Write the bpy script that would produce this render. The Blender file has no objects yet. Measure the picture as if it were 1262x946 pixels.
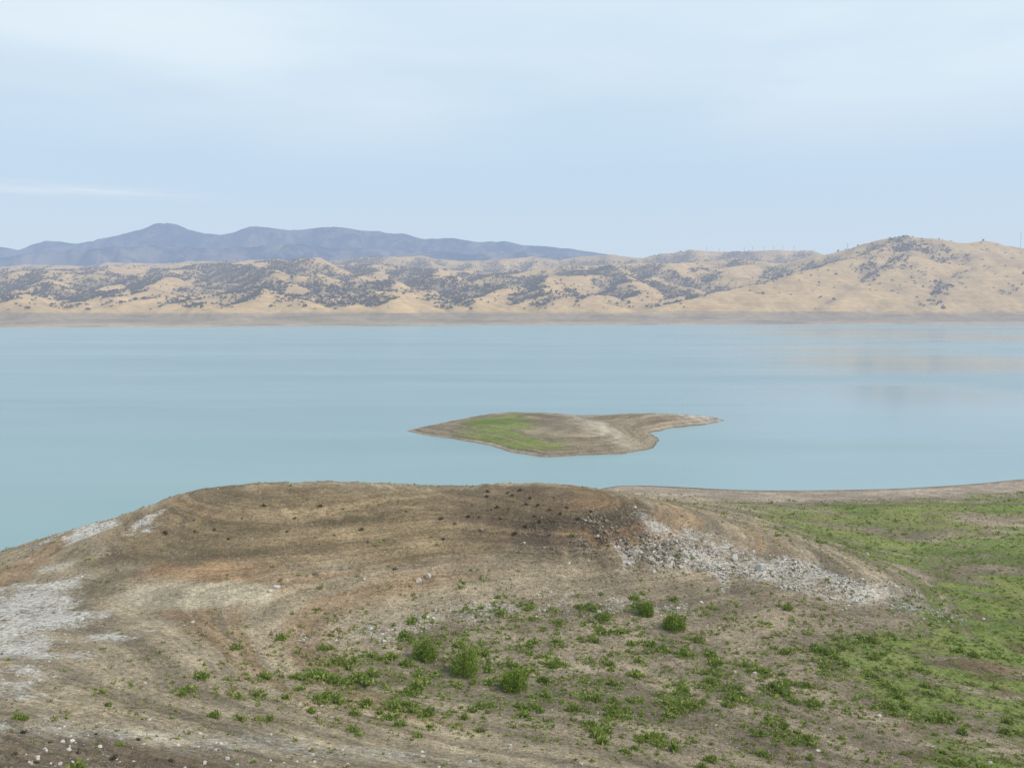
import bpy, math
import numpy as np
from mathutils import Vector
rng = np.random.default_rng(11)
C = bpy.context.scene.collection
F=1051.67; HY=383.0; CX=631.0; CY=473.0; CAMZ=45.0
pitch=math.atan((CY-HY)/F); cp,sp=math.cos(pitch),math.sin(pitch)

# ------------------------------------------------------------ maths helpers
def ray(px,py):
    dx=(px-CX)/F; dy=-(py-CY)/F
    return np.array([dx, cp+dy*sp, -sp+dy*cp])
def pt(px,py,z):
    d=ray(px,py); t=(z-CAMZ)/d[2]
    return (d[0]*t, d[1]*t)
def _h(ix,iy,s):
    n=(ix.astype(np.int64)*374761393+iy.astype(np.int64)*668265263+s*144269504)&0xffffffff
    n=((n^(n>>13))*1274126177)&0xffffffff
    return ((n^(n>>16))&0xffff)/65535.0*2*math.pi
def perlin(x,y,s=0):
    x=np.asarray(x,float); y=np.asarray(y,float)
    ix=np.floor(x); iy=np.floor(y); fx=x-ix; fy=y-iy
    u=fx*fx*fx*(fx*(fx*6-15)+10); v=fy*fy*fy*(fy*(fy*6-15)+10)
    def g(ox,oy):
        a=_h(ix+ox,iy+oy,s); return np.cos(a)*(fx-ox)+np.sin(a)*(fy-oy)
    return ((g(0,0)*(1-u)+g(1,0)*u)*(1-v)+(g(0,1)*(1-u)+g(1,1)*u)*v)*1.5
def fbm(x,y,s=0,o=4,gain=.5):
    r=0; a=1; f=1; t=0
    for i in range(o):
        r=r+a*perlin(x*f+i*17.3,y*f-i*9.1,s+i*7); t+=a; a*=gain; f*=2.03
    return r/t
def sstep(a,b,x):
    t=np.clip((x-a)/(b-a),0,1); return t*t*(3-2*t)

# ------------------------------------------------------------ foreground terrain
ctrl_px=[
 (0,683,7.0),(60,662,8),(120,645,9),(165,630,10.2),(230,606,12.8),(300,597,14.2),(380,595,14.8),(440,597,14.4),(530,601,13.5),(640,597,14.1),(740,603,13.4),
 (790,622,12.4),(830,642,10.8),(900,662,8.8),(960,690,7.0),(1050,720,5.4),(1170,757,3.6),
 (200,660,11.2),(300,640,13.0),(420,640,12.6),(520,640,12.0),(640,630,13.2),(730,640,13.0),
 (100,700,10.2),(250,700,10.2),(400,690,10.0),(520,700,8.8),(650,690,8.9),(750,695,8.2),(850,715,6.4),
 (0,760,10.5),(100,790,11.4),(250,760,9.4),(400,740,8.0),(560,750,6.6),(700,740,6.2),(860,760,5.2),(1000,770,4.2),
 (0,850,14.0),(150,850,12.4),(300,820,9.4),(450,820,7.0),(600,820,5.8),(750,820,5.2),(900,830,4.6),(1050,830,4.0),(1200,830,3.4),
 (100,900,15.2),(300,890,11.8),(500,890,8.4),(700,900,7.0),(900,900,5.8),(1100,900,4.6),(1262,900,4.0),
 (0,946,19.0),(200,946,16.6),(400,946,13.4),(600,946,10.4),(800,946,7.8),(1000,946,6.0),(1262,946,5.0),
 (1000,650,1.9),(1100,680,2.2),(1262,640,1.7),(1262,700,2.5),(1200,760,3.0),(1150,640,1.6),(960,625,1.2),(880,618,1.1),
 (760,598.5,0.0),(860,601,0),(1000,604,0),(1100,602,0),(1200,596,0),(1262,590,0),
]
P=[]; Z=[]
for a,b,c in ctrl_px:
    x,y=pt(a,b,c); P.append((x,y)); Z.append(c)
for x,y,z in [(0,-30,44),(0,0,41.5),(0,18,33),(0,36,22),(-25,0,42),(-30,36,25),(-60,0,39),(-60,40,25),(30,0,39),(35,30,22),(60,0,32),(70,40,12),(-110,0,28),(-110,60,14),
   (-110,110,3),(-115,150,-2),(-80,185,-3),(-80,160,2.2),(-40,185,1.5),(-40,215,-3),(0,188,3.0),(0,222,-2.5),(25,190,2.4),(40,180,3.4),(35,250,-3),(60,260,-2.5),(100,262,-2),(150,265,-2),(-180,60,-3),(-180,160,-6),(-120,260,-7),(0,320,-7),(120,340,-6),
   (110,40,7),(120,100,4.2),(180,100,6),(180,180,3),(190,252,0),(250,290,0.2),(250,180,6),(250,60,14),(240,340,-3),(160,0,20)]:
    P.append((x,y)); Z.append(z)
P=np.array(P)/50.; Z=np.array(Z,float)
def _phi(d2): 
    return 0.5*d2*np.log(d2+1e-9)
n=len(P)
K=_phi(((P[:,None]-P[None])**2).sum(-1))+np.eye(n)*0.003
A=np.zeros((n+3,n+3)); A[:n,:n]=K; A[:n,n]=1; A[:n,n+1:]=P; A[n,:n]=1; A[n+1:,:n]=P.T
W=np.linalg.solve(A,np.concatenate([Z,[0,0,0]]))
def base_z(x,y):
    x=np.asarray(x,float)/50.; y=np.asarray(y,float)/50.
    r=W[n]+W[n+1]*x+W[n+2]*y
    for i in range(n):
        r=r+W[i]*_phi((x-P[i,0])**2+(y-P[i,1])**2)
    return r
def hit(px,py):
    d=ray(px,py); t=np.arange(25,400,.4)
    x=d[0]*t; y=d[1]*t; z=CAMZ+d[2]*t
    g=np.maximum(base_z(x,y),0)
    k=np.argmax(z<=g)
    if z[k]>g[k]: k=len(t)-1
    return (x[k],y[k])
def poly(pts): return np.array([hit(a,b) for a,b in pts])
def sdf(pg,x,y):      # >0 inside, metres
    x=np.asarray(x,float); y=np.asarray(y,float)
    d=np.full(x.shape,1e9); ins=np.zeros(x.shape,bool)
    m=len(pg)
    for i in range(m):
        x0,y0=pg[i]; x1,y1=pg[(i+1)%m]
        ex,ey=x1-x0,y1-y0; L=ex*ex+ey*ey+1e-9
        t=np.clip(((x-x0)*ex+(y-y0)*ey)/L,0,1)
        d=np.minimum(d,(x-x0-t*ex)**2+(y-y0-t*ey)**2)
        c=((y0>y)!=(y1>y))&(x<(x1-x0)*(y-y0)/(y1-y0+1e-12)+x0)
        ins^=c
    d=np.sqrt(d); return np.where(ins,d,-d)
PG={k:poly(v) for k,v in dict(
 meadow=[(860,604),(1000,606),(1262,594),(1400,598),(1400,800),(1262,800),(1190,785),(1140,730),(1050,685),(960,650),(890,620)],
 low=[(1262,700),(1400,700),(1400,990),(1262,990),(1150,960),(1100,885),(1065,835),(1085,795),(1145,765)],
 bush=[(150,840),(330,785),(470,758),(600,735),(760,742),(900,745),(1080,755),(1130,850),(1190,946),(1000,945),(850,935),(700,922),(600,908),(480,905),(360,892),(190,880)],
 core=[(320,850),(470,785),(620,760),(760,760),(870,785),(980,840),(990,915),(860,908),(740,902),(640,884),(480,888)],
 w1=[(-60,740),(0,722),(60,705),(140,735),(100,790),(40,845),(-60,870)],
 w2=[(60,672),(110,636),(165,630),(160,655),(110,675)],
 w3=[(790,638),(860,655),(940,680),(1000,694),(1100,722),(1190,760),(1120,758),(1000,732),(900,716),(820,702),(750,690),(720,676),(780,660)],
 w4=[(340,788),(430,766),(560,742),(680,734),(850,745),(850,757),(640,757),(500,782),(420,800)],
 w5=[(-40,888),(300,902),(480,925),(700,948),(380,935),(-40,905)],
 bl=[(-60,912),(120,908),(300,925),(430,960),(-60,990)],
 orange=[(150,703),(260,692),(335,702),(310,714),(170,717)],
 straw=[(142,735),(165,724),(240,718),(320,720),(340,728),(322,742),(230,751),(155,751)],
 dark=[(540,604),(640,598),(745,604),(820,640),(780,690),(640,680),(560,650)],
 crop=[(670,660),(720,642),(790,640),(830,660),(840,682),(780,692),(695,692)],
 brown=[(150,640),(250,605),(400,598),(560,604),(640,660),(560,690),(380,700),(200,695),(120,690)],
).items()}
SD={k:i*13+3 for i,k in enumerate(sorted(PG))}
def m_(k,x,y,soft=3.,warp=3.,sc=9.):
    d=sdf(PG[k],x,y)+warp*2*fbm(x/sc,y/sc,SD[k],4)
    return sstep(-soft,soft,d)
def level(x,y,z0): return z0+.42*fbm(np.asarray(x)/22.,np.asarray(y)/22.,15,4)
def ground_z(x,y,full=False):
    x=np.asarray(x,float); y=np.asarray(y,float)
    z0=base_z(x,y); z=z0
    land=sstep(0.3,2.5,z)
    cr=m_('crop',x,y,5,2,6)
    hi=sstep(4,9,z)
    z=z+land*(.38*fbm(x/16,y/16,3,4)+.24*fbm(x/2.8,y/2.8,5,5))*(.3+.7*hi)
    rg=1-np.abs(fbm(x/5.,y/5.,21,5))*2.4
    z=z+(cr*.9+.65*sstep(10.0,13,z0)*sstep(-.05,.3,fbm(x/14,y/14,23,3))+.25*hi*sstep(0,.35,fbm(x/20,y/20,24,2)))*(rg-.6)
    lv=level(x,y,z0)
    w=sstep(2.5,5,z0)*(.25+.75*sstep(-.3,.3,fbm(x/28,y/28,8,3)))
    for per,am in ((1.2,.18),(.47,.05)):
        ph=lv/per; fr=ph-np.floor(ph)
        z=z+w*am*(np.where(fr<.78,fr/.78,(1-fr)/.22)-.5)*1.4
    if full: return z,lv
    return z
def masks(x,y):
    M={}
    z0=base_z(x,y); lv=level(x,y,z0)
    st=.7*fbm(x/60,lv*1.9,31,5)+.45*fbm(x/18,(y+.15*x)/4.0,32,4)
    cl=fbm(x/6,y/6,41,4)
    M['meadow']=m_('meadow',x,y,9,6,16)*np.clip(.64+2.3*st,0.0,1)
    M['low']=m_('low',x,y,8,7,12)*np.clip(.84+1.5*fbm(x/13,(y+.3*x)/4.5,33,4),.08,1)
    b=m_('bush',x,y,8,6,9); c=m_('core',x,y,8,6,9)
    st2=fbm((x+.5*y)/16,(y-.5*x)/4.0,43,4)
    M['bush']=b*np.clip(.34+.38*c+.70*cl+1.1*st2,0,1)
    for k,s,w,sc in (('w1',6,7,6),('w2',5,6,6),('w3',3.5,4,6),('w4',2.5,3,4),('w5',1.5,2,4),('bl',1.5,1.5,4)):
        M[k]=m_(k,x,y,s,w,sc)
    for k in ('orange','dark','brown'): M[k]=m_(k,x,y,3.,2.5,7)
    M['crop']=m_('crop',x,y,5,4,7)
    M['straw']=m_('straw',x,y,.6,.5,6)
    return M

# ------------------------------------------------------------ mesh helpers
def make_mesh(name,co,faces,k,mats,parent=None,smooth=True,attrs=None,colors=None,mat_idx=None,link=True):
    me=bpy.data.meshes.new(name); nv=len(co); nf=len(faces)
    me.vertices.add(nv); me.vertices.foreach_set('co',np.ascontiguousarray(co,dtype=np.float32).ravel())
    me.loops.add(nf*k); me.loops.foreach_set('vertex_index',np.ascontiguousarray(faces,dtype=np.int32).ravel())
    me.polygons.add(nf); me.polygons.foreach_set('loop_start',np.arange(nf,dtype=np.int32)*k)
    if mat_idx is not None: me.polygons.foreach_set('material_index',np.asarray(mat_idx,dtype=np.int32))
    me.update(calc_edges=True)
    me.polygons.foreach_set('use_smooth',np.full(nf,bool(smooth)))
    for kx,v in (attrs or {}).items():
        a=me.attributes.new(kx,'FLOAT','POINT'); a.data.foreach_set('value',np.asarray(v,dtype=np.float32).ravel())
    for kx,v in (colors or {}).items():
        a=me.attributes.new(kx,'FLOAT_COLOR','POINT')
        v=np.concatenate([v,np.ones((len(v),1))],1); a.data.foreach_set('color',v.astype(np.float32).ravel())
    for m in mats: me.materials.append(m)
    o=bpy.data.objects.new(name,me)
    if link: C.objects.link(o)
    if parent: o.parent=parent
    return o
def grid_faces(nr,nc):
    i=np.arange(nr-1)[:,None]*nc+np.arange(nc-1)[None]
    i=i.ravel(); return np.stack([i,i+1,i+nc+1,i+nc],1)
def tag(o,label=None,cat=None,group=None,kind=None):
    if label: o['label']=label
    if cat: o['category']=cat
    if group: o['group']=group
    if kind: o['kind']=kind
    return o
def scatter(name,temps,pos,scale,rot,mats,k,smooth=False):
    cos=[];fs=[];off=0; w=rng.integers(0,len(temps),len(pos))
    for ti,(tv,tf) in enumerate(temps):
        s=np.where(w==ti)[0]
        if len(s)==0: continue
        c,sn=np.cos(rot[s]),np.sin(rot[s])
        v=tv[None]*scale[s][:,None,:]
        x=v[...,0]*c[:,None]-v[...,1]*sn[:,None]; y=v[...,0]*sn[:,None]+v[...,1]*c[:,None]
        v=np.stack([x,y,v[...,2]],-1)+pos[s][:,None,:]
        f=tf[None]+(np.arange(len(s))*len(tv))[:,None,None]+off
        cos.append(v.reshape(-1,3)); fs.append(f.reshape(-1,k)); off+=len(s)*len(tv)
    return make_mesh(name,np.concatenate(cos),np.concatenate(fs),k,mats,smooth=smooth)

# ------------------------------------------------------------ materials
def mat(name):
    m=bpy.data.materials.new(name); m.use_nodes=True; nt=m.node_tree; nt.nodes.clear()
    return m,nt
def N(nt,t,**kw):
    nd=nt.nodes.new(t)
    for k,v in kw.items():
        if k=='ins':
            for a,b in v.items(): 
                if isinstance(b,bpy.types.NodeSocket): nt.links.new(b,nd.inputs[a])
                else: nd.inputs[a].default_value=b
        else: setattr(nd,k,v)
    return nd
def mth(nt,op,a,b=None,c=None,clamp=False):
    nd=N(nt,'ShaderNodeMath',operation=op,use_clamp=clamp)
    for i,v in enumerate((a,b,c)):
        if v is None: continue
        if isinstance(v,bpy.types.NodeSocket): nt.links.new(v,nd.inputs[i])
        else: nd.inputs[i].default_value=v
    return nd.outputs[0]
def mixc(nt,f,a,b,bt='MIX'):
    nd=N(nt,'ShaderNodeMix',data_type='RGBA',blend_type=bt)
    for i,v in ((0,f),(6,a),(7,b)):
        if isinstance(v,bpy.types.NodeSocket): nt.links.new(v,nd.inputs[i])
        else: nd.inputs[i].default_value=(*v,1) if isinstance(v,tuple) and len(v)==3 else v
    return nd.outputs[2]
def smap(nt,v,a,b,c=0.,d=1.):
    nd=N(nt,'ShaderNodeMapRange',interpolation_type='SMOOTHSTEP')
    for i,q in enumerate((v,a,b,c,d)):
        if isinstance(q,bpy.types.NodeSocket): nt.links.new(q,nd.inputs[i])
        else: nd.inputs[i].default_value=q
    return nd.outputs[0]
def noise(nt,vec,scale,detail=4,rough=.55):
    return N(nt,'ShaderNodeTexNoise',ins={'Vector':vec,'Scale':scale,'Detail':detail,'Roughness':rough}).outputs['Fac']
def mapping(nt,vec,sc):
    return N(nt,'ShaderNodeMapping',ins={'Vector':vec,'Scale':sc}).outputs[0]
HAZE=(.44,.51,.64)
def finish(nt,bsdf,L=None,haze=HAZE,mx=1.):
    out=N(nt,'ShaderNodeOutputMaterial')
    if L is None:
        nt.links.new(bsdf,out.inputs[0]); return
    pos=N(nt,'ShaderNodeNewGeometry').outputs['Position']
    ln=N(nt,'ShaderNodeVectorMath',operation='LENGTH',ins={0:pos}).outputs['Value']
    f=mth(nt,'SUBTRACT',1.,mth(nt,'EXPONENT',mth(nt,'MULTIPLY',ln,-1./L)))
    em=N(nt,'ShaderNodeEmission',ins={'Color':(*haze,1),'Strength':1.}).outputs[0]  # aerial haze painted as emission, stronger with distance from the world origin
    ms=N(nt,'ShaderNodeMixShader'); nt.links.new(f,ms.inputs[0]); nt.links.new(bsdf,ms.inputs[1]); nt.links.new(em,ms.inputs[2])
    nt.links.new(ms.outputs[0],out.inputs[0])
def ground_material(name):
    m,nt=mat(name)
    pos=N(nt,'ShaderNodeNewGeometry').outputs['Position']
    base=N(nt,'ShaderNodeAttribute',attribute_name='base').outputs['Color']
    veg=N(nt,'ShaderNodeAttribute',attribute_name='veg').outputs['Fac']
    wh=N(nt,'ShaderNodeAttribute',attribute_name='white').outputs['Fac']
    lvl=N(nt,'ShaderNodeAttribute',attribute_name='lvl').outputs['Fac']
    sp_=N(nt,'ShaderNodeSeparateXYZ',ins={0:pos})
    lvec=N(nt,'ShaderNodeCombineXYZ',ins={0:mth(nt,'MULTIPLY',sp_.outputs[0],.022),1:mth(nt,'MULTIPLY',sp_.outputs[1],.022),2:mth(nt,'MULTIPLY',lvl,2.2)}).outputs[0]
    n1=noise(nt,pos,.22,6,.62); n2=noise(nt,pos,1.8,7,.78); n3=noise(nt,pos,7,3,.7)
    strata=noise(nt,lvec,1.,5,.72)
    brk=smap(nt,noise(nt,pos,.11,4,.6),.36,.60)
    v=mth(nt,'MULTIPLY',smap(nt,n1,.3,.7,.82,1.18),smap(nt,n2,.3,.7,.56,1.44))
    v=mth(nt,'MULTIPLY',v,smap(nt,mth(nt,'ADD',.5,mth(nt,'MULTIPLY',mth(nt,'SUBTRACT',strata,.5),mth(nt,'ADD',.55,mth(nt,'MULTIPLY',brk,.7)))),.38,.62,.76,1.24))
    v=mth(nt,'MULTIPLY',v,smap(nt,n3,.3,.7,.64,1.36))
    vv=N(nt,'ShaderNodeCombineXYZ',ins={0:v,1:v,2:v}).outputs[0]
    col=mixc(nt,1.,base,vv,'MULTIPLY')
    # pebbles
    vo=N(nt,'ShaderNodeTexVoronoi',ins={'Vector':pos,'Scale':3.0,'Randomness':1.})
    vr=N(nt,'ShaderNodeSeparateColor',ins={0:vo.outputs['Color']}).outputs[0]
    peb=mth(nt,'MULTIPLY',smap(nt,vo.outputs['Distance'],.12,.28,1,0),smap(nt,vr,.50,.58))
    pc=mixc(nt,smap(nt,vr,.57,1.),(.09,.072,.05),(.52,.48,.41))
    col=mixc(nt,mth(nt,'MULTIPLY',peb,.7),col,pc)
    # bleached stones
    wn=mth(nt,'ADD',mth(nt,'MULTIPLY',noise(nt,pos,2.2,8,.88),.6),mth(nt,'MULTIPLY',noise(nt,mapping(nt,pos,(1.,.6,2.5)),.22,6,.75),.4))
    wf=smap(nt,mth(nt,'ADD',wn,mth(nt,'MULTIPLY',wh,.20)),.58,.72)
    wc=mixc(nt,smap(nt,n2,.32,.66),(.24,.215,.185),(.84,.80,.74))
    col=mixc(nt,mth(nt,'MULTIPLY',mth(nt,'MULTIPLY',wf,.9),smap(nt,wh,.02,.25)),col,wc)
    # ground cover
    gn=noise(nt,mapping(nt,pos,(.5,1.,1.)),1.3,8,.84)
    gf=smap(nt,mth(nt,'ADD',gn,mth(nt,'MULTIPLY',veg,.40)),.62,.86)
    gf=mth(nt,'MULTIPLY',gf,smap(nt,veg,.0,.35))
    gc=mixc(nt,smap(nt,n2,.35,.65),(.095,.15,.025),(.25,.32,.065))
    gc=mixc(nt,smap(nt,noise(nt,lvec,1.7,5,.6),.46,.62,0,.6),gc,(.30,.27,.10))
    gc=mixc(nt,smap(nt,noise(nt,mapping(nt,pos,(.03,.10,.1)),1.,4,.6),.50,.64,0,.6),gc,(.075,.115,.02))
    col=mixc(nt,mth(nt,'MULTIPLY',gf,.86),col,gc)
    hgt=mth(nt,'ADD',mth(nt,'MULTIPLY',n2,.42),mth(nt,'MULTIPLY',n3,.14))
    hgt=mth(nt,'ADD',hgt,mth(nt,'MULTIPLY',peb,.14))
    hgt=mth(nt,'ADD',hgt,mth(nt,'MULTIPLY',strata,.45))
    hgt=mth(nt,'ADD',hgt,mth(nt,'MULTIPLY',gf,.12))
    bp=N(nt,'ShaderNodeBump',ins={'Strength':1.,'Distance':1.,'Height':hgt}).outputs[0]
    b=N(nt,'ShaderNodeBsdfPrincipled',ins={'Base Color':col,'Roughness':.95,'Normal':bp,'Specular IOR Level':.15}).outputs[0]
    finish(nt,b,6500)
    return m
def simple_mat(name,c1,c2,scale=1.,L=6700,rough=.9,island=True,haze=HAZE,trans=0.):
    m,nt=mat(name)
    pos=N(nt,'ShaderNodeNewGeometry'); 
    f=noise(nt,pos.outputs['Position'],scale,3,.6)
    if island: f=mth(nt,'ADD',mth(nt,'MULTIPLY',f,.5),mth(nt,'MULTIPLY',pos.outputs['Random Per Island'],.5))
    col=mixc(nt,smap(nt,f,.25,.75),c1,c2)
    b=N(nt,'ShaderNodeBsdfPrincipled',ins={'Base Color':col,'Roughness':rough,'Specular IOR Level':.2}).outputs[0]
    if trans>0:
        tr=N(nt,'ShaderNodeBsdfTranslucent',ins={'Color':col}).outputs[0]
        ms=N(nt,'ShaderNodeMixShader',ins={0:trans}); nt.links.new(b,ms.inputs[1]); nt.links.new(tr,ms.inputs[2]); b=ms.outputs[0]
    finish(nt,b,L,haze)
    return m
M_ground=ground_material('dry_lakebed')
M_weed=simple_mat('weed_leaves',(.12,.18,.03),(.32,.37,.09),.35,trans=.3)
M_weed_dry=simple_mat('dry_weed_leaves',(.20,.19,.08),(.38,.35,.15),.5,trans=.3)
M_shrub=simple_mat('willow_leaves',(.085,.15,.018),(.27,.35,.04),1.2,trans=.22)
M_stem=simple_mat('shrub_stem',(.10,.07,.04),(.2,.15,.1),4)
M_dark=simple_mat('dark_dry_shrub',(.035,.03,.02),(.10,.08,.045),2)
M_rock=simple_mat('pale_rock',(.17,.155,.13),(.46,.43,.39),2.5)
M_rockd=simple_mat('brown_rock',(.09,.072,.05),(.23,.19,.14),2.5)
M_oak=simple_mat('oak_leaves',(.060,.055,.040),(.105,.092,.066),.05)
M_bark=simple_mat('oak_bark',(.08,.06,.04),(.12,.1,.07),.3)
M_steel=simple_mat('galvanised_steel',(.30,.31,.32),(.38,.39,.40),.3,5200,.6)

# ------------------------------------------------------------ ground sheet
na,nr=860,660
ang=np.radians(np.linspace(-62,62,na)); OY=-30.
rr=np.exp(np.linspace(math.log(14),math.log(390),nr))
R_,A_=np.meshgrid(rr,ang,indexing='ij')
X=R_*np.sin(A_); Y=R_*np.cos(A_)+OY
Zg,LV=ground_z(X,Y,True)
Mk=masks(X,Y)
def lerp(a,b,f): return a*(1-f[...,None])+np.array(b)*f[...,None]
base=np.broadcast_to(np.array([.325,.262,.176]),X.shape+(3,)).copy()
base=lerp(base,(.285,.222,.146),sstep(75,140,Y)*.7)
base=lerp(base,(.240,.19,.136),Mk['bush']*.3+sstep(9,5,Zg)*.5)
base=lerp(base,(.228,.166,.092),Mk['brown']*.85)
base=lerp(base,(.155,.110,.067),Mk['dark']*.95)
base=lerp(base,(.12,.094,.066),Mk['crop']*.65)
base=lerp(base,(.29,.165,.078),Mk['orange']*.65)
base=lerp(base,(.38,.33,.25),Mk['w5']*.5)
cb=fbm(X/60,LV*.9,57,5)
base=base*(1+.6*np.clip(cb,-.55,.55))[...,None]
base=base*(1+.35*np.clip(fbm(X/9,Y/9,66,5),-.5,.5))[...,None]
rb=sstep(.08,.30,fbm(X/55,LV*.8+4,59,3))*sstep(6,8,Zg)
base=lerp(base,(.26,.155,.080),rb*.5)
base=lerp(base,(.14,.108,.076),Mk['bl']*.7)
base=lerp(base,(.42,.355,.25),Mk['straw']*.94)
base=lerp(base,(.34,.275,.215),sstep(1.1,.5,LV)*.8)       # bare beach near the water
base=lerp(base,(.14,.11,.085),sstep(.12,.02,Zg)*.7)     # wet rim
rp=m_('low',X,Y,3,4,8)*sstep(.05,.35,fbm(X/10,Y/3.,77,3))
base=lerp(base,(.17,.105,.06),rp*.7)
veg=np.clip(Mk['meadow']+Mk['low']*(1-.4*rp)+Mk['bush']*.50,0,1)*sstep(.35,1.0,LV)
white=np.clip(Mk['w1']*.95+Mk['w2']*1.+Mk['w3']*.72+Mk['w4']*.45+Mk['w5']*.5,0,1)*(1-Mk['straw'])
g=make_mesh('ground',np.stack([X,Y,Zg],-1).reshape(-1,3),grid_faces(nr,na)[:,::-1],4,[M_ground],
    attrs={'veg':veg,'white':white,'lvl':LV},colors={'base':base.reshape(-1,3)})
tag(g,'dry brown lakeshore hill sloping down to a weedy green flat','ground',kind='structure')

# ------------------------------------------------------------ island
ip=[(501,531),(540,523),(580,515),(615,511),(680,512),(720,515),(800,512),(850,514),(875,515.5),(896,518),(870,523),(830,527),(803,533),(812,543),(806,552),(770,559),(720,561),(670,563),(630,557),(600,548),(560,541),(520,535)]
IP=np.array([pt(a,b,0) for a,b in ip])
ix=np.linspace(IP[:,0].min()-6,IP[:,0].max()+6,420); iy=np.linspace(IP[:,1].min()-6,IP[:,1].max()+6,340)
YI,XI=np.meshgrid(iy,ix,indexing='ij')
d=sdf(IP,XI,YI)+1.4*fbm(XI/7,YI/7,5,4)
ZI=np.where(d>0,4.2*(1-np.exp(-np.maximum(d,0)/13.)),d*.25)
LI=ZI+.25*fbm(XI/13,YI/13,9,4)
ZI=ZI+sstep(0,6,d)*(.4*fbm(XI/12,YI/12,9,4)+.12*fbm(XI/2,YI/2,4,3))
ZI=ZI+.11*np.sin(2*math.pi*LI/.7)*sstep(0,2,d)
gi=np.array([pt(a,b,1.8) for a,b in [(545,531),(572,522),(612,514),(650,516),(655,527),(670,538),(715,550),(665,558),(610,550),(570,541)]])
gd=sdf(gi,XI,YI)+9*fbm(XI/14,YI/6,3,5)
wi=np.array([pt(a,b,3) for a,b in [(690,512),(720,512),(770,530),(800,545),(790,552),(750,540),(700,522)]])
wd=sdf(wi,XI,YI)+6*fbm(XI/10,YI/6,6,4)
bi=np.broadcast_to(np.array([.235,.186,.130]),XI.shape+(3,)).copy()
bi=lerp(bi,(.36,.305,.225),sstep(-4,6,wd)*.7)
bi=lerp(bi,(.15,.12,.085),sstep(1.0,0,d)*.6)
bi=lerp(bi,(.31,.265,.20),sstep(2.8,1.2,d)*sstep(.4,1.2,d)*.5)
bi=bi*(1+.5*np.clip(fbm(XI/40,LI*1.8,58,5),-.6,.6))[...,None]
tip=np.array(pt(870,516,1))
wt=np.exp(-(((XI-tip[0])/22)**2+((YI-tip[1])/16)**2))
o=make_mesh('island',np.stack([XI,YI,ZI],-1).reshape(-1,3),grid_faces(340,420),4,[M_ground],
   attrs={'lvl':LI,'veg':np.clip(sstep(-8,12,gd)*(.85+1.7*fbm(XI/20,LI*1.8,12,4)),0,1)*sstep(1.,3,d),'white':np.clip(sstep(-3,6,wd)*.45+wt*.7,0,1)},colors={'base':bi.reshape(-1,3)})
tag(o,'low bare island in the blue lake with a green left side','island',kind='structure')

# ------------------------------------------------------------ water
m,nt=mat('lake_water')
pos=N(nt,'ShaderNodeNewGeometry').outputs['Position']
px_=N(nt,'ShaderNodeSeparateXYZ',ins={0:pos})
r1=noise(nt,mapping(nt,pos,(.5,1.,1.)),.9,4,.6)
r2=noise(nt,mapping(nt,pos,(.0012,.0075,1.)),1.,7,.7)
r3=noise(nt,mapping(nt,pos,(.010,.030,1.)),1.,5,.6)
col=mixc(nt,smap(nt,r2,.32,.68),(.155,.25,.285),(.215,.30,.335))
col=mixc(nt,smap(nt,r3,.35,.75,0,.35),col,(.25,.33,.35))
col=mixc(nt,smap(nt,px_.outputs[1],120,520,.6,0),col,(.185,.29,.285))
slick=mth(nt,'MULTIPLY',smap(nt,noise(nt,mapping(nt,pos,(.0005,.0030,1.)),1.3,4,.55),.40,.56),smap(nt,mth(nt,'DIVIDE',px_.outputs[0],px_.outputs[1]),.10,.42))
bp=N(nt,'ShaderNodeBump',ins={'Strength':smap(nt,slick,0,1,.34,.07),'Distance':.12,'Height':r1}).outputs[0]
b=N(nt,'ShaderNodeBsdfPrincipled',ins={'Base Color':col,'Roughness':smap(nt,slick,0,1,.30,.11),'Normal':bp,'IOR':1.33,'Specular IOR Level':.5}).outputs[0]
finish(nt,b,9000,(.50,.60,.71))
wv=np.array([(-14000,-800,0),(14000,-800,0),(14000,9000,0),(-14000,9000,0)],float)
wo=make_mesh('water',wv,np.array([[0,1,2,3]]),4,[m]); tag(wo,'calm pale blue water of the wide lake','water',kind='structure')

# ------------------------------------------------------------ far hills: crests and diagonal spurs
hr=np.random.default_rng(5)
SEG=[]   # x0,y0,h0,x1,y1,h1,slope,round
def HP(px,py,Y): return np.array([(px-CX)/F*Y, Y, 45+(HY-py)/F*Y])
def ridge_line(pts,slope=.5,rnd=35):
    for a,b in zip(pts[:-1],pts[1:]): SEG.append((*a,*b,slope,rnd))
def spur(start,end,slope,rnd,nseg=4,jit=.12,bump=.10,sub=2):
    L=np.linalg.norm((end-start)[:2]); d=(end-start)[:2]/L; nrm=np.array([-d[1],d[0]])
    pts=[start]
    for k in range(1,nseg):
        t=k/nseg; p=start+(end-start)*t
        p[:2]+=nrm*hr.normal()*jit*L*.5
        p[2]=start[2]+(end[2]-start[2])*(t**1.05)+hr.normal()*bump*(start[2]-end[2])*.6
        pts.append(p)
    pts.append(end); ridge_line(pts,slope,rnd)
    for k in range(sub):
        t=.12+.75*(k+hr.random()*.7)/max(sub,1); i=min(int(t*nseg),nseg-1); p=pts[i]+(pts[i+1]-pts[i])*(t*nseg-i)
        sd=1 if k%2 else -1; ln=L*(.18+.18*hr.random())
        q=p.copy(); q[:2]+=d*ln*.6+nrm*sd*ln*.8; q[2]=max(30,p[2]-ln*.36)
        ridge_line([p,q],slope*1.15,rnd*.5)
def crest(tab,Y,jy,px0,px1,step,js=0.):
    px=np.arange(px0,px1+1,step); ys=np.interp(px,[a for a,b in tab],[b for a,b in tab])
    pts=[HP(p,y+js*hr.normal(),Y+jy*hr.normal()) for p,y in zip(px,ys)]; ridge_line(pts); return pts
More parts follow.
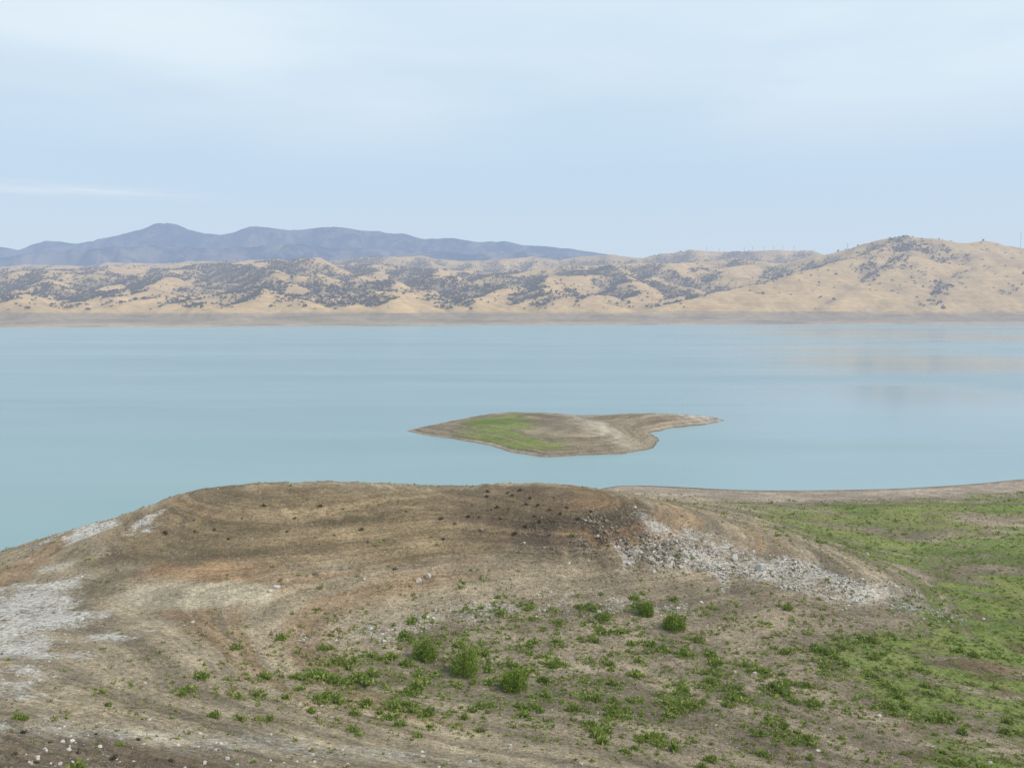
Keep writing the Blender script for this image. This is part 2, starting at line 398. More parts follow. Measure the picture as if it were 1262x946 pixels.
Bt=[(-300,332),(0,334),(40,331),(100,335),(150,329),(210,334),(250,329),(300,325),(345,320),(385,323),(420,329),(480,326),(540,332),(600,336),(660,332),(720,326),(760,329),(800,323),(850,325),(900,320),(960,326),(1020,330)]
Dt=[(-300,328),(0,330),(60,326),(100,329),(150,325),(200,327),(250,322),(300,323),(345,320),(400,325),(460,318),(520,316),(560,322),(600,322),(650,316),(690,320),(740,314),(790,318),(840,311),(872,307),(900,314),(935,309),(975,308),(1010,315),(1050,318),(1560,318)]
def shore(px): return np.interp(px,[-250,0,400,800,1262,1520],[2200,2290,2500,2782,2960,3000])
Dc=crest(Dt,6500,160,-300,1560,34,.8)
for i in range(0,len(Dc)-1,2):
    s=Dc[i]; e=s.copy(); e[1]-=1300; e[0]+=hr.normal()*350; e[2]=110; spur(s,e,.5,35,3,sub=3)
Bc=crest(Bt,4800,200,-300,1020,40,1.2)
for i in range(0,len(Bc)):
    s=Bc[i]; pxs_=-300+40*i; e=s.copy(); sy=shore(pxs_)+250+500*hr.random()
    e[1]=sy; e[0]=(pxs_-CX)/F*sy+(1 if (i//2)%3 else -1)*(150+350*hr.random()); e[2]=42
    spur(s,e,.48,28,5,.16,.13,sub=6)
for px,py in [(-180,366),(-60,362),(35,364),(110,367),(190,360),(262,364),(325,356),(390,364),(455,368),(530,366),(600,364),(668,359),(735,365),(800,368)]:
    Y0=shore(px)+750+260*hr.random(); s=HP(px,py,Y0)
    for a in (-1,0,1):
        e=s.copy(); e[0]+=a*(300+150*hr.random()); e[1]-=280+220*hr.random(); e[2]=34; spur(s,e,.40,40,3,.14,.05,sub=2)
    e=s.copy(); e[0]+=120*hr.normal(); e[1]+=450; e[2]=60; spur(s,e,.40,40,2,sub=0)
# right-hand hill: one clear summit with long golden spurs
S=HP(1112,293.5,4300)
ridge_line([HP(960,329,4700),HP(1000,318,4600),HP(1040,309,4500),HP(1075,300,4380),HP(1095,295,4340),S,HP(1130,295,4300),HP(1150,299,4270),HP(1170,302,4250),HP(1205,299,4300),HP(1240,305,4350),HP(1275,309,4300),HP(1340,303,4400),HP(1450,308,4300),HP(1560,305,4400)],.44,60)
def hs(st,path,sl=.33,rd=70,sub=1):
    pts=[st]+[HP(*p) for p in path]; ridge_line(pts,sl+.10,rd*.7)
    for k in range(sub+2):
        i=1+k%(len(pts)-1); p=pts[i-1]+(pts[i]-pts[i-1])*hr.random(); q=p.copy(); q[0]+=(-1)**k*(170+90*hr.random()); q[1]-=230; q[2]=max(38,q[2]-90); ridge_line([p,q],.48,24)
hs(S,[(1060,315,4050),(1000,333,3800),(930,352,3500),(860,368,3250),(800,380,3060)],.28,90,2)
hs(HP(1075,300,4380),[(1020,330,4050),(980,345,3800),(940,366,3500)],.36,50,1)
hs(S,[(1110,318,3950),(1080,340,3650),(1050,360,3400),(1020,378,3200)],.32,70,2)
hs(HP(1170,302,4250),[(1150,325,3900),(1120,350,3600),(1090,370,3320)],.33,60,2)
hs(HP(1205,299,4300),[(1200,322,3900),(1175,345,3600),(1150,370,3350)],.33,60,2)
hs(HP(1275,309,4300),[(1250,318,4000),(1215,330,3750),(1180,350,3500),(1150,376,3280)],.30,80,2)
hs(HP(1340,303,4400),[(1320,320,4000),(1275,332,3750),(1240,352,3500),(1215,374,3300)],.30,80,2)
hs(HP(1450,308,4300),[(1400,325,3900),(1350,345,3600),(1300,372,3350)],.32,60,2)
def far_height(px,Y):
    X=(px-CX)/F*Y
    ysh=np.interp(px,[-250,0,400,800,1262,1520],[2200,2290,2500,2782,2960,3000])+90*fbm(X/420,Y*0+1.3,3,4)
    s=Y-ysh
    z=np.where(s<0,s*.05,34*(1-np.exp(-np.maximum(s,0)/400.)))+3*fbm(X/200,Y/120,4,4)*sstep(40,250,s)
    wx=X+75*fbm(X/330,Y/330,51,4)+18*fbm(X/70,Y/70,53,3); wy=Y+90*fbm(X/330,Y/330,52,4)
    H=np.full(X.shape,-50.)
    for (x0,y0,h0,x1,y1,h1,sl,rd) in SEG:
        rch=(max(h0,h1)+50)/sl+rd
        r0=np.searchsorted(Y[:,0],min(y0,y1)-rch-100); r1=np.searchsorted(Y[:,0],max(y0,y1)+rch+100)
        if r1<=r0: continue
        ws=slice(r0,r1); a=wx[ws]; b=wy[ws]; Hh=H[ws]
        ex,ey=x1-x0,y1-y0; t=np.clip(((a-x0)*ex+(b-y0)*ey)/(ex*ex+ey*ey+1),0,1)
        dd=np.sqrt((a-x0-t*ex)**2+(b-y0-t*ey)**2+rd*rd)-rd
        h=h0+(h1-h0)*t-sl*dd
        df=np.clip(np.abs(h-Hh)/5.,0,30); H[ws]=np.maximum(Hh,h)+3.*np.log1p(np.exp(-df))*np.exp(-df*.5)
    g_=sstep(60,420,s)
    H=z+np.maximum(H-z,0)*g_
    H=H+sstep(60,160,H)*(4.5*fbm(X/110,Y/110,81,4))
    return X,H,s
nc,nrw=1400,430
pxs=np.linspace(-260,1520,nc); Ys=np.exp(np.linspace(math.log(2080),math.log(8300),nrw))
YF,PF=np.meshgrid(Ys,pxs,indexing='ij')
XF,HF,SF=far_height(PF,YF)
def blur(a,r,ax):
    c=np.cumsum(np.pad(a,[(r+1,r) if i==ax else (0,0) for i in (0,1)],mode='edge'),axis=ax)
    n_=a.shape[ax]; w_=2*r+1
    return (np.take(c,np.arange(w_,w_+n_),axis=ax)-np.take(c,np.arange(0,n_),axis=ax))/w_
Hs=blur(blur(HF,3,1),1,0); Hb=blur(blur(HF,26,1),12,0)
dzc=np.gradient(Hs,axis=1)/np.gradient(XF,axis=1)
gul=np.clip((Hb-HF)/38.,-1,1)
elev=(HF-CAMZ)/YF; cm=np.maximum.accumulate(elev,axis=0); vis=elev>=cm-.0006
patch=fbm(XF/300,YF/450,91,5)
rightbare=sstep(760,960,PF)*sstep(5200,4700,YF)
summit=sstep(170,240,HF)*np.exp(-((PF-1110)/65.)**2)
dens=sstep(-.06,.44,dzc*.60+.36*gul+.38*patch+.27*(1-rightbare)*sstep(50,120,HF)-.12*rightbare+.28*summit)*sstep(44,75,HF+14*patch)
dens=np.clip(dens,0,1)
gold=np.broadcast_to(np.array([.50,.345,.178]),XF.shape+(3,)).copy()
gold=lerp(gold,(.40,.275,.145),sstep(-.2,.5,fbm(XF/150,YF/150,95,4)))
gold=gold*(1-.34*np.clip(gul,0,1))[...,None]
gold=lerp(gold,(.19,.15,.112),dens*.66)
ring=sstep(44,33,HF+6*fbm(XF/300,YF/300,97,3))
gold=lerp(gold,(.26,.215,.165),ring*.9)
gold=lerp(gold,(.39,.315,.235),ring*sstep(12,3,HF)*.7)
gold=lerp(gold,(.19,.16,.12),ring*sstep(.0,.4,fbm(XF/260,HF/9.,98,3))*.6)
line=np.exp(-((HF-41)/1.8)**2)*sstep(700,900,PF)
gold=lerp(gold,(.13,.11,.08),line*.5)
m,nt=mat('golden_hills')
pos=N(nt,'ShaderNodeNewGeometry').outputs['Position']
bc=N(nt,'ShaderNodeAttribute',attribute_name='base').outputs['Color']
n1=noise(nt,pos,.006,7,.65); n2=noise(nt,pos,.04,5,.65)
v=mth(nt,'MULTIPLY',smap(nt,n1,.3,.7,.87,1.10),smap(nt,n2,.3,.7,.86,1.14))
st=noise(nt,mapping(nt,pos,(.001,.001,.28)),1.,3,.6)
v=mth(nt,'MULTIPLY',v,smap(nt,st,.35,.65,.95,1.05))
col=mixc(nt,1.,bc,N(nt,'ShaderNodeCombineXYZ',ins={0:v,1:v,2:v}).outputs[0],'MULTIPLY')
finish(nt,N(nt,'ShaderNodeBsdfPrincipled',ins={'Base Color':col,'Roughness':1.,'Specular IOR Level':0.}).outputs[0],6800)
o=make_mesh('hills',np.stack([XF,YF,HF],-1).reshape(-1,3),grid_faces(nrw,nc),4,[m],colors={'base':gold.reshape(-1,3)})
tag(o,'dry golden hills dotted with dark oaks along the far shore','hills',kind='structure')

# mountains
nc2,nr2=1100,220
pm=np.linspace(-260,1520,nc2); Ym=np.exp(np.linspace(math.log(8800),math.log(17000),nr2))
YM,PM=np.meshgrid(Ym,pm,indexing='ij'); XM=(PM-CX)/F*YM
def mlayer(sky,R,Wf,Wb,sd,amp):
    ys=np.interp(PM,[a for a,b in sky],[b for a,b in sky])+amp*fbm(PM/26,PM*0+.3,sd,5)
    Zt=45+(HY-ys)/F*R; dd=YM-R; pk=np.exp(-(dd/(.22*Wf))**2)
    wx=XM+900*fbm(XM/3000,YM/3000,sd+5,3)+200*fbm(XM/700,YM/700,sd+6,3)
    sp_=sstep(0,.5,np.abs(perlin(wx/1100,YM/2600,sd+2)))*.55+sstep(0,.5,np.abs(perlin(wx/450,YM/800,sd+3)))*.45
    return Zt*np.exp(-(dd/np.where(dd<0,Wf,Wb))**2)*(1-.62*(1-sp_)*(1-.95*pk))
back=mlayer([(-260,310),(-60,300),(0,303),(28,309),(45,302),(62,297),(80,297),(100,300),(120,296),(140,292),(160,288),(180,282),(195,277),(210,276),(226,279),(240,283),(258,287),(275,289),(295,286),(312,281),(335,281),(360,284),(375,284),(410,281),(450,284),(490,288),(525,294),(560,295),(585,300),(620,298),(650,302),(700,306),(740,313),(790,320),(900,330),(1520,330)],14000,1900,1500,201,1.2)
mid=mlayer([(-260,318),(0,318),(60,310),(130,306),(200,303),(280,306),(350,300),(420,304),(500,308),(580,312),(650,311),(720,316),(780,325),(1520,340)],11000,1300,1200,221,3.0)
HM=np.maximum(back,mid)+16*fbm(XM/400,YM/400,231,5)
m,nt=mat('blue_mountains')
pos=N(nt,'ShaderNodeNewGeometry').outputs['Position']
f=smap(nt,noise(nt,pos,.0022,8,.75),.42,.60)
col=mixc(nt,f,(.03,.045,.045),(.27,.22,.15))
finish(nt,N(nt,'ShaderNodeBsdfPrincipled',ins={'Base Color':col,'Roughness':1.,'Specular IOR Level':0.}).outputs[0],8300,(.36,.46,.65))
o=make_mesh('mountains',np.stack([XM,YM,HM],-1).reshape(-1,3),grid_faces(nr2,nc2),4,[m])
tag(o,'hazy blue mountain range behind the golden hills','mountains',kind='structure')

# ------------------------------------------------------------ templates
def leaf_cloud(nl,rx,rz,leaf,seed,up=.5,zc=0.,aspect=.5,hollow=.5,jit=.06):
    r=np.random.default_rng(seed)
    d=r.normal(size=(nl,3)); d/=np.linalg.norm(d,axis=1)[:,None]; d[:,2]=np.abs(d[:,2])
    rad=hollow+(1-hollow)*r.random(nl)
    lump=1+.24*np.sin(d[:,0]*5+seed)*np.cos(d[:,1]*4+seed*2)+jit*r.normal(size=nl)
    p=d*rad[:,None]*lump[:,None]*np.array([rx,rx,rz])+np.array([0,0,zc])
    a=d*(1-up)+np.array([0,0,up])+r.normal(size=(nl,3))*.45; a/=np.linalg.norm(a,axis=1)[:,None]
    b=np.cross(a,r.normal(size=(nl,3))); b/=np.linalg.norm(b,axis=1)[:,None]
    L=leaf*(.6+.8*r.random(nl))[:,None]; w=L*aspect
    q=np.stack([p-a*L*.5,p-b*w*.5+a*L*.05,p+a*L*.6,p+b*w*.5+a*L*.05],1)
    q[...,2]=np.maximum(q[...,2],0.)
    return q.reshape(-1,3), np.arange(nl*4).reshape(-1,4)
def ico(sub):
    import bmesh
    bm=bmesh.new(); bmesh.ops.create_icosphere(bm,subdivisions=sub,radius=1.)
    v=np.array([x.co[:] for x in bm.verts]); f=np.array([[w.index for w in q.verts] for q in bm.faces]); bm.free(); return v,f
def rock_t(sub,seed,flat=.6):
    v,f=ico(sub); r=np.random.default_rng(seed)
    for k in range(9):
        nrm=r.normal(size=3); nrm/=np.linalg.norm(nrm); h=.5+.3*r.random()
        dd=v@nrm; v=v-np.maximum(dd-h,0)[:,None]*nrm
    v=v*(1+.07*r.normal(size=(len(v),1)))*np.array([1,.6+.4*r.random(),flat])
    return v+np.array([0,0,flat*.25]),f
def thing_inst(name,me,pos,s,rz,label,cat,group):
    o=bpy.data.objects.new(name,me); C.objects.link(o); o.location=pos; o.scale=s if hasattr(s,'__len__') else (s,s,s); o.rotation_euler=(0,0,rz)
    return tag(o,label,cat,group)
def proto(name,vf,k,mats,smooth=False,mat_idx=None):
    return make_mesh(name,vf[0],vf[1],k,mats,smooth=smooth,link=False,mat_idx=mat_idx).data
def gpt(px,py):
    d=ray(px,py); t=np.arange(30,330,.1); x=d[0]*t; y=d[1]*t; z=CAMZ+d[2]*t
    g_=ground_z(x,y); k=int(np.argmax(z<=g_)); return x[k],y[k],float(g_[k])
shrubs=[(525,811,36,36,'rounded bright green willow shrub, leftmost of the large shrubs in the hollow'),
 (574,829,47,52,'largest and tallest bright green willow shrub in the middle of the hollow'),
 (632,849,41,35,'low rounded willow shrub nearest the camera, right of the tallest one'),
 (796,757,22,21,'smallest farther willow shrub beside the wider one, at the rocky ridge foot'),
 (829,774,34,28,'wide bright green willow shrub at the foot of the rocky ridge')]
shp=[gpt(a,b) for a,b,_,_,_ in shrubs]

# ------------------------------------------------------------ weeds
Nc=340000
wy=40+200*rng.random(Nc)**.8; wx=(rng.random(Nc)*2-1)*.68*wy
Mw=masks(wx,wy); zb=ground_z(wx,wy)
fine=sstep(-.32,.34,fbm(wx/3,wy/3,141,3))
hol=Mw['bush']
clear=np.ones(Nc)
for (sx_,sy_,_z),sh in zip(shp,shrubs):
    rr_=sh[2]*.5*sy_/F; clear*=sstep(rr_*1.0,rr_*1.6,np.hypot(wx-sx_,(wy-sy_)*.8))
pr=(hol*1.05*(.22+.78*fine)+Mw['low']*.60*fine+Mw['meadow']*.40*fine+.04+.12*sstep(10,5,zb))*(zb>.6)*clear*(1-.85*np.clip(Mw['w1']+Mw['w2']+Mw['brown']*.6+Mw['straw']*1.1+Mw['orange'],0,1))
ok=rng.random(Nc)<pr*.60
wx,wy,zb,pr,hol,fine=wx[ok],wy[ok],zb[ok],pr[ok],hol[ok],fine[ok]
hx=np.exp(-1.95+.84*np.clip(hol+.4*Mw['low'][ok],0,1)*fine+.55*rng.normal(size=len(wx))); hx=np.clip(hx,.08,.88)
pxw=CX+wx/wy*F
order=np.argsort(-(hx/wy)*(np.abs(pxw-CX)<640)*(zb>.2)); big=order[:300]; rest=order[300:]
wt=[proto('weed_clump',leaf_cloud(170,.9,.78,.42,300+i,.45,0,.45,.25),4,[M_weed]) for i in range(6)]
for i in big:
    p=pxw[i]
    if p<480: lab,grp='small leafy green weed clump at the left end of the weedy hollow','weed clumps at the left of the hollow'
    elif p<800: lab,grp='small leafy green weed clump in the middle of the hollow below the hill','weed clumps in the middle of the hollow'
    elif p<1060: lab,grp='small leafy green weed clump on bare soil right of the hollow','weed clumps right of the hollow'
    else: lab,grp='small leafy green weed clump in the dense green corner at lower right','weed clumps in the lower right corner'
    s=hx[i]; thing_inst('weed_clump',wt[i%6],(wx[i],wy[i],zb[i]-.03),(s,s*(.7+.5*rng.random()),s*(.75+.5*rng.random())),rng.random()*6.28,lab,'weed',grp)
tw=[leaf_cloud(20,.9,.78,.70,400+i,.45,0,.5,.25) for i in range(6)]
dry=rng.random(len(rest))<.22+.35*(pxw[rest]<430)+.30*(hx[rest]<.2)
for nm,mt,sel,lb in (('weeds',M_weed,rest[~dry],'countless small green weeds spread over the shore flat'),('dry_weeds',M_weed_dry,rest[dry],'countless small yellowish dry weeds between the green ones')):
    s=hx[sel]; o=scatter(nm,tw,np.stack([wx[sel],wy[sel],zb[sel]-.02],1),np.stack([s,s,s],1),rng.random(len(sel))*6.28,[mt],4)
    tag(o,lb,'weeds',kind='stuff')
# ------------------------------------------------------------ large willow shrubs
def tube(p0,p1,r0,r1,k=6):
    p0=np.array(p0,float); p1=np.array(p1,float); a=p1-p0; a/=np.linalg.norm(a); b=np.cross(a,[.3,.8,.1]); b/=np.linalg.norm(b); c=np.cross(a,b)
    t=np.arange(k)/k*2*math.pi; ring=np.cos(t)[:,None]*b+np.sin(t)[:,None]*c
    v=np.concatenate([p0+ring*r0,p1+ring*r1]); f=np.array([[i,(i+1)%k,(i+1)%k+k,i+k] for i in range(k)]); return v,f
def joinvf(L):
    vs=[];fs=[];o_=0
    for v,f in L: vs.append(v); fs.append(f+o_); o_+=len(v)
    return np.concatenate(vs),np.concatenate(fs)
for i,(px,py,w,h,lab) in enumerate(shrubs):
    x,y,z=shp[i]; s=y/F; r=w*s*.5; hh=h*s
    e=bpy.data.objects.new('willow_shrub',None); C.objects.link(e); e.location=(x,y,z-.05); tag(e,lab,'shrub','large willow shrubs in the hollow')
    parts=[leaf_cloud(2200,r*.90,hh*.74,.21,500+i,.65,.05,.34,.45,.12)]
    rs=np.random.default_rng(600+i)
    for k in range(12):
        a=k*2.4+rs.random(); rad=r*.75*rs.random()**.5
        v,f=leaf_cloud(230,r*(.26+.16*rs.random()),hh*(1.0-.45*rad/r+.12*rs.normal())*.82,.24,700+i*13+k,.85,.0,.25,.35,.12)
        parts.append((v+np.array([math.cos(a)*rad,math.sin(a)*rad,0]),f))
    v,f=joinvf(parts); make_mesh('foliage',v,f,4,[M_shrub],parent=e,smooth=False)
    for k in range(6):
        a=k*1.05+rs.random(); v,f=tube((math.cos(a)*.08,math.sin(a)*.08,0),(math.cos(a)*r*.5,math.sin(a)*r*.5,hh*.75),.045,.012)
        make_mesh('stem',v,f,4,[M_stem],parent=e)
# ------------------------------------------------------------ dark small shrubs on the hill
spots=[(x,y) for x,y in [(201,655),(206,664),(236,655),(262,652),(278,666),(300,640),(372,641),(455,654),(458,672),(412,661),(352,655),(487,700),(545,668),(575,636),(583,624),(590,640),(599,614),(604,632),(612,624),(617,640),(626,612),(631,630),(640,606),(645,620),(652,634),(657,614),(663,626),(668,642),(676,630),(684,612),(690,636),(702,622),(596,604),(620,604),(560,646),(540,640),(650,650),(668,656),(636,660),(714,640),(726,628),(240,640),(328,628),(395,622),(430,630),(500,628)]]
dt=[proto('dark_shrub',leaf_cloud(90,.9,.85,.45,800+i,.6,0,.35,.25),4,[M_dark]) for i in range(4)]
for i,(a,b) in enumerate(spots):
    x,y,z=gpt(a+rng.normal()*4,b+rng.normal()*2)
    if y>200: continue
    lab,grp=('small dark dry bush on the left shoulder of the brown hilltop','dark bushes on the left shoulder') if a<530 else ('small dark dry bush among others on the dark brown right part of the hilltop','dark bushes on the right hilltop')
    s=.24+.3*rng.random(); thing_inst('dry_bush',dt[i%4],(x,y,z-.03),(s,s,s*1.1),rng.random()*6,lab,'bush',grp)
for i,(a,b) in enumerate([(28,903),(62,915),(140,935),(18,930),(96,928),(170,912),(210,938),(45,940),(118,905)]):
    x,y,z=gpt(a,b); s=.18+.15*rng.random()
    thing_inst('dry_bush',dt[i%4],(x,y,z-.03),(s,s,s),rng.random()*6,'tiny dark dry bush on the stony slope at lower left','bush','dark bushes at lower left')
# ------------------------------------------------------------ rocks
Nc=520000
qy=42+150*rng.random(Nc)**.8; qx=(rng.random(Nc)*2-1)*.66*qy
Mr=masks(qx,qy)
clump=sstep(-.3,.35,fbm(qx/5,qy/5,151,4))
pr=(Mr['w1']*.35+Mr['w2']*.4+Mr['w3']*1.7+Mr['w4']*.75+Mr['w5']*.25+Mr['crop']*1.1+Mr['bl']*.12+.04+.07*Mr['brown']*sstep(.1,.4,fbm(qx/12,qy/12,153,3)))*clump*(1-Mr['straw'])
ok=rng.random(Nc)<pr*.6
qx,qy=qx[ok],qy[ok]; zr=ground_z(qx,qy); crp=Mr['crop'][ok]; w3=Mr['w3'][ok]; w4=Mr['w4'][ok]
qs=np.clip(np.exp(-2.72+.52*rng.normal(size=len(qx)))*(1+.9*crp+.5*w3+.4*w4)*(zr>.3),.01,.40)
pq=CX+qx/qy*F
order=np.argsort(-(qs/qy)*(np.abs(pq-CX)<635)); big=order[:260]; rest=order[260:]
rt=[rock_t(2,900+i,.5+.2*(i%3)) for i in range(6)]
rl=[proto('rock',t,3,[M_rock]) for t in rt]; rd=[proto('rock',t,3,[M_rockd]) for t in rt]
for i in big:
    dk=(crp[i]>.5 and rng.random()<.9)
    if dk: lab,grp='brown rock in the dark outcrop on the hill\'s right shoulder','brown rocks in the dark outcrop'
    elif w3[i]>.4 or crp[i]>.5: lab,grp='pale grey rock in the rubble along the ridge right of the hill','pale rocks along the right ridge'
    elif qy[i]<75: lab,grp='small pale stone on the gravelly near slope at the bottom of the picture','pale stones on the near slope'
    elif pq[i]<180: lab,grp='whitish stone on the bleached slope at far left','whitish stones at far left'
    else: lab,grp='small pale rock in the stony line above the weedy hollow','pale rocks above the hollow'
    s=qs[i]; thing_inst('rock',(rd if dk else rl)[i%6],(qx[i],qy[i],zr[i]-.03),(s,s,s),rng.random()*6.28,lab,'rock',grp)
tr=[rock_t(1,950+i,.5+.2*(i%3)) for i in range(6)]
dk=((crp[rest]>.4)&(rng.random(len(rest))<.85))|(rng.random(len(rest))<.33)
for sel,mt,nm,lb in ((~dk,M_rock,'rubble','countless pale stones strewn over ridge and slopes'),(dk,M_rockd,'dark_rubble','countless brown stones around the dark outcrop')):
    r_=rest[sel]; s_=qs[r_]; o=scatter(nm,tr,np.stack([qx[r_],qy[r_],zr[r_]-.02],1),np.stack([s_,s_,s_],1),rng.random(len(r_))*6.28,[mt],3); tag(o,lb,'stones',kind='stuff')
named=[(340,724,13,9,'lone grey boulder standing at the right edge of the straw patch',0),(333,729,7,5,'small grey stone at the left foot of the lone boulder by the straw patch',0),(390,708,10,6,'left of two dark flat rocks on the brown midslope',1),(424,700,17,7,'right and wider of two dark flat rocks on the brown midslope',1),
 (527,711,9,8,'white upright stone above the stony line in the centre of the slope',0),(516,717,9,6,'low white stone left of the white upright stone in the centre',0),(594,652,9,6,'dark rock near the middle of the brown hilltop',1),(936,702,13,10,'grey boulder at the outer end of the rubble ridge',0),(905,690,11,8,'grey boulder midway along the rubble ridge',0)]
for i,(a,b,w,h,lab,dk) in enumerate(named):
    x,y,z=gpt(a,b); s=y/F
    thing_inst('boulder',(rd if dk else rl)[i%6],(x,y,z-.05),(w*s*.55,w*s*.5,h*s*.9),i*1.3,lab,'boulder',None)
# ------------------------------------------------------------ oaks
cand=np.where((vis&(SF>80)).ravel())[0]
cl=sstep(-.35,.35,fbm(XF/90,YF/90,99,3))
wgt=(dens**1.2*YF**2*(.2+cl)).ravel()[cand]; wgt/=wgt.sum()
NT=23000
ch=rng.choice(cand,NT,p=wgt,replace=False)
ox=XF.ravel()[ch]+rng.normal(size=NT)*3; oy=YF.ravel()[ch]+rng.normal(size=NT)*4; oz=HF.ravel()[ch]
c2=np.where((vis&(SF>500)&(dens<.25)&(HF>56)).ravel())[0]; c2=rng.choice(c2,650,replace=False)
ox=np.append(ox,XF.ravel()[c2]); oy=np.append(oy,YF.ravel()[c2]); oz=np.append(oz,HF.ravel()[c2])
os_=np.clip(np.exp(1.44+.30*rng.normal(size=len(ox))),2.4,8.)
def oak(seed,nl):
    v,f=leaf_cloud(nl,1.,.85,.8,seed,.2,.45,.8,.45); tv,tf=tube((0,0,-.3),(0,0,.7),.13,.07,5)
    l1,lf1=tube((0,0,.5),(.5,.1,.95),.06,.03,4); l2,lf2=tube((0,0,.45),(-.4,.2,.9),.06,.03,4)
    V,Fc=joinvf([(v,f),(tv,tf),(l1,lf1),(l2,lf2)]); return V,Fc,np.array([0]*len(f)+[1]*(len(Fc)-len(f)))
pxo=CX+ox/oy*F
order=np.argsort(-(os_/oy)*(np.abs(pxo-CX)<635)); big=order[:300]; rest=order[300:]
ot=[]
for i in range(5):
    V,Fc,mi=oak(1000+i,46); ot.append(proto('oak_tree',(V,Fc),4,[M_oak,M_bark],mat_idx=mi))
for i in big:
    p=pxo[i]
    if p<330: lab,grp='dark oak dot on the golden hills across the lake, left quarter','far oaks on the left hills'
    elif p<660: lab,grp='dark oak dot on the golden hills across the lake, left of centre','far oaks left of centre'
    elif p<960: lab,grp='dark oak dot on the golden hills across the lake, right of centre','far oaks right of centre'
    else: lab,grp='dark oak dot on the tall golden hill at far right','far oaks on the right hill'
    s=os_[i]; thing_inst('oak_tree',ot[i%5],(ox[i],oy[i],oz[i]),(s,s,s*.9),rng.random()*6.28,lab,'tree',grp)
to=[leaf_cloud(9,1.,.85,1.25,1100+i,.2,.3,.8,.35) for i in range(6)]
s=os_[rest]; o=scatter('oak_woodland',to,np.stack([ox[rest],oy[rest],oz[rest]],1),np.stack([s,s,s*.9],1),rng.random(len(rest))*6.28,[M_oak],4)
tag(o,'far oak woodland scattered over the golden hills','trees',kind='stuff')
# ------------------------------------------------------------ pylons and mast on the ridge
def ridge(px):
    c=int(np.argmin(np.abs(pxs-px))); k=int(np.argmax(elev[:,c])); return XF[k,c],YF[k,c],HF[k,c]
def pylon_bm(h):
    L=[]; 
    w=h*.09
    for sx,sy in ((1,1),(1,-1),(-1,1),(-1,-1)):
        L.append(tube((sx*w,sy*w,0),(sx*w*.15,sy*w*.15,h),h*.008,h*.006,4))
    for k in range(6):
        a=k/6; b=(k+1)/6; wa=w*(1-.85*a); wb=w*(1-.85*b)
        for sy in (1,-1):
            L.append(tube((-wa,sy*wa,h*a),(wb,sy*wb,h*b),h*.004,h*.004,4)); L.append(tube((wa,sy*wa,h*a),(-wb,sy*wb,h*b),h*.004,h*.004,4))
    for q in (.68,.8,.92): L.append(tube((-h*.17,0,h*q),(h*.17,0,h*q),h*.007,h*.007,4))
    return joinvf(L)
pv=pylon_bm(1.); pm_=proto('pylon',pv,4,[M_steel])
for i,px in enumerate([868,884,915,925,938,950,962,975,1040]):
    x,y,z=ridge(px); s=(6 if i!=8 else 8)/F*y
    thing_inst('electricity_pylon',pm_,(x,y,z-2),(s,s,s),.3,'tiny lattice pylon standing alone just left of the tall right hill' if i==8 else 'tiny lattice pylon in the row on the skyline right of centre','pylon',None if i==8 else 'pylons on the skyline ridge')
x,y,z=ridge(1251); e=bpy.data.objects.new('radio_mast',None); C.objects.link(e); e.location=(x,y,z); tag(e,'thin tall mast on the skyline at the far right edge','mast')
h=20/F*y; v,f=tube((0,0,-3),(0,0,h),1.,.6,8); make_mesh('pole',v,f,4,[M_steel],parent=e)
for q in (.55,.8):
    v,f=tube((-3,0,h*q),(3,0,h*q),.6,.6,4); make_mesh('antenna',v,f,4,[M_steel],parent=e)

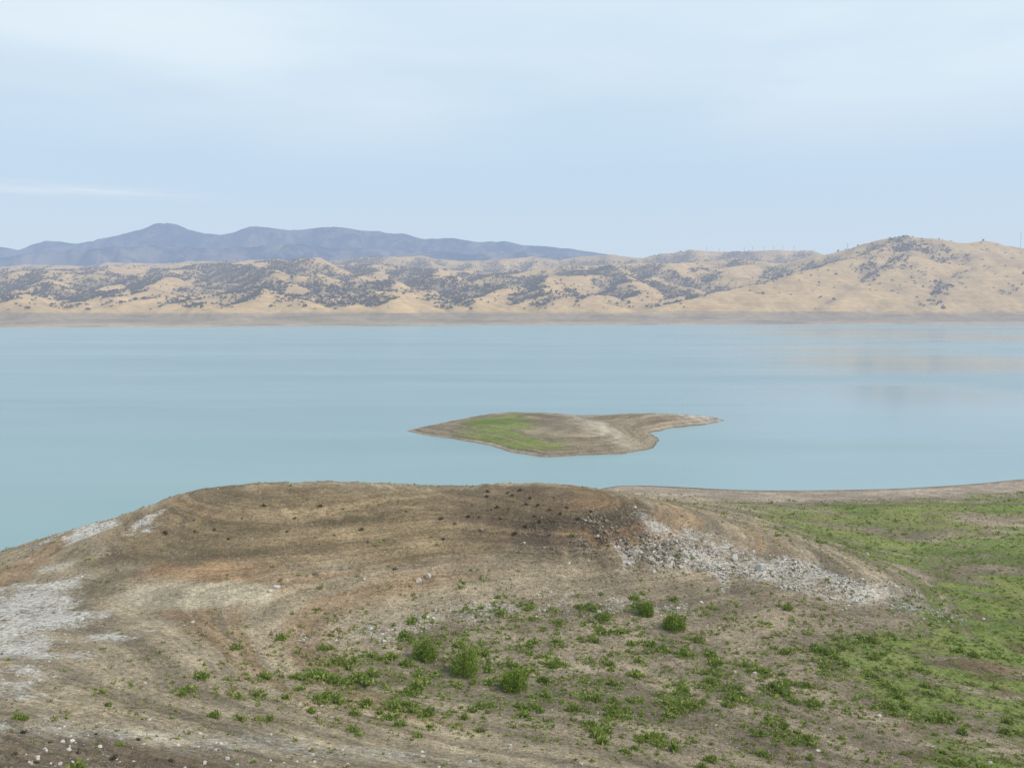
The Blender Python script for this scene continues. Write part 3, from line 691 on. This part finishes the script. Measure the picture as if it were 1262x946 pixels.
# ------------------------------------------------------------ sky, sun, camera
sun_el=math.radians(46); az=math.radians(103)
w=bpy.data.worlds.new('World'); bpy.context.scene.world=w; w.use_nodes=True; nt=w.node_tree; nt.nodes.clear()
sky=N(nt,'ShaderNodeTexSky',sky_type='NISHITA'); sky.sun_disc=False; sky.sun_elevation=sun_el; sky.sun_rotation=az; sky.altitude=200; sky.dust_density=2.; sky.air_density=1.; sky.ozone_density=1.5
tc=N(nt,'ShaderNodeTexCoord').outputs['Generated']
sx=N(nt,'ShaderNodeSeparateXYZ',ins={0:tc}); z=sx.outputs[2]
ramp=N(nt,'ShaderNodeValToRGB'); nt.links.new(z,ramp.inputs[0]); cr=ramp.color_ramp
cr.elements[0].position=0.; cr.elements[0].color=(6.6,7.6,8.8,1)
cr.elements[1].position=.6; cr.elements[1].color=(6.2,8.0,9.6,1)
for p,c in ((.07,(6.2,7.5,8.9)),(.16,(5.8,7.4,9.1)),(.25,(6.4,8.0,9.4)),(.36,(7.4,8.9,10.0))):
    e=cr.elements.new(p); e.color=(*c,1)
col=mixc(nt,.90,sky.outputs[0],ramp.outputs[0])
cn=noise(nt,mapping(nt,tc,(1.,1.,5.)),1.4,5,.5)
cf=mth(nt,'MULTIPLY',smap(nt,cn,.40,.68,0,.65),smap(nt,z,.12,.30))
col=mixc(nt,cf,col,(8.5,9.3,9.9))
sn=noise(nt,mapping(nt,tc,(5.,5.,120.)),1.,5,.6)
band=mth(nt,'MULTIPLY',smap(nt,z,.114,.122),smap(nt,z,.123,.133,1,0))
sf=mth(nt,'MULTIPLY',mth(nt,'MULTIPLY',band,smap(nt,sn,.34,.64,0,.5)),smap(nt,sx.outputs[0],-.44,-.28,1,0))
col=mixc(nt,sf,col,(8.5,8.9,9.5))
bg=N(nt,'ShaderNodeBackground',ins={'Color':col,'Strength':.1}); ow=N(nt,'ShaderNodeOutputWorld'); nt.links.new(bg.outputs[0],ow.inputs[0])
sv=Vector((math.sin(az)*math.cos(sun_el),math.cos(az)*math.cos(sun_el),math.sin(sun_el)))
ld=bpy.data.lights.new('sun','SUN'); ld.energy=3.3; ld.angle=math.radians(.5); ld.color=(1,.95,.86)
lo=bpy.data.objects.new('sun',ld); C.objects.link(lo); lo.rotation_euler=sv.to_track_quat('Z','Y').to_euler(); lo.location=(50,-50,120)
cd=bpy.data.cameras.new('camera'); cd.lens=30; cd.sensor_width=36; cd.clip_start=.5; cd.clip_end=60000
co=bpy.data.objects.new('camera',cd); C.objects.link(co); co.location=(0,0,CAMZ); co.rotation_euler=(math.radians(90)-pitch,0,0)
sc=bpy.context.scene; sc.camera=co; sc.view_settings.view_transform='Standard'; sc.view_settings.look='None'; sc.view_settings.exposure=0
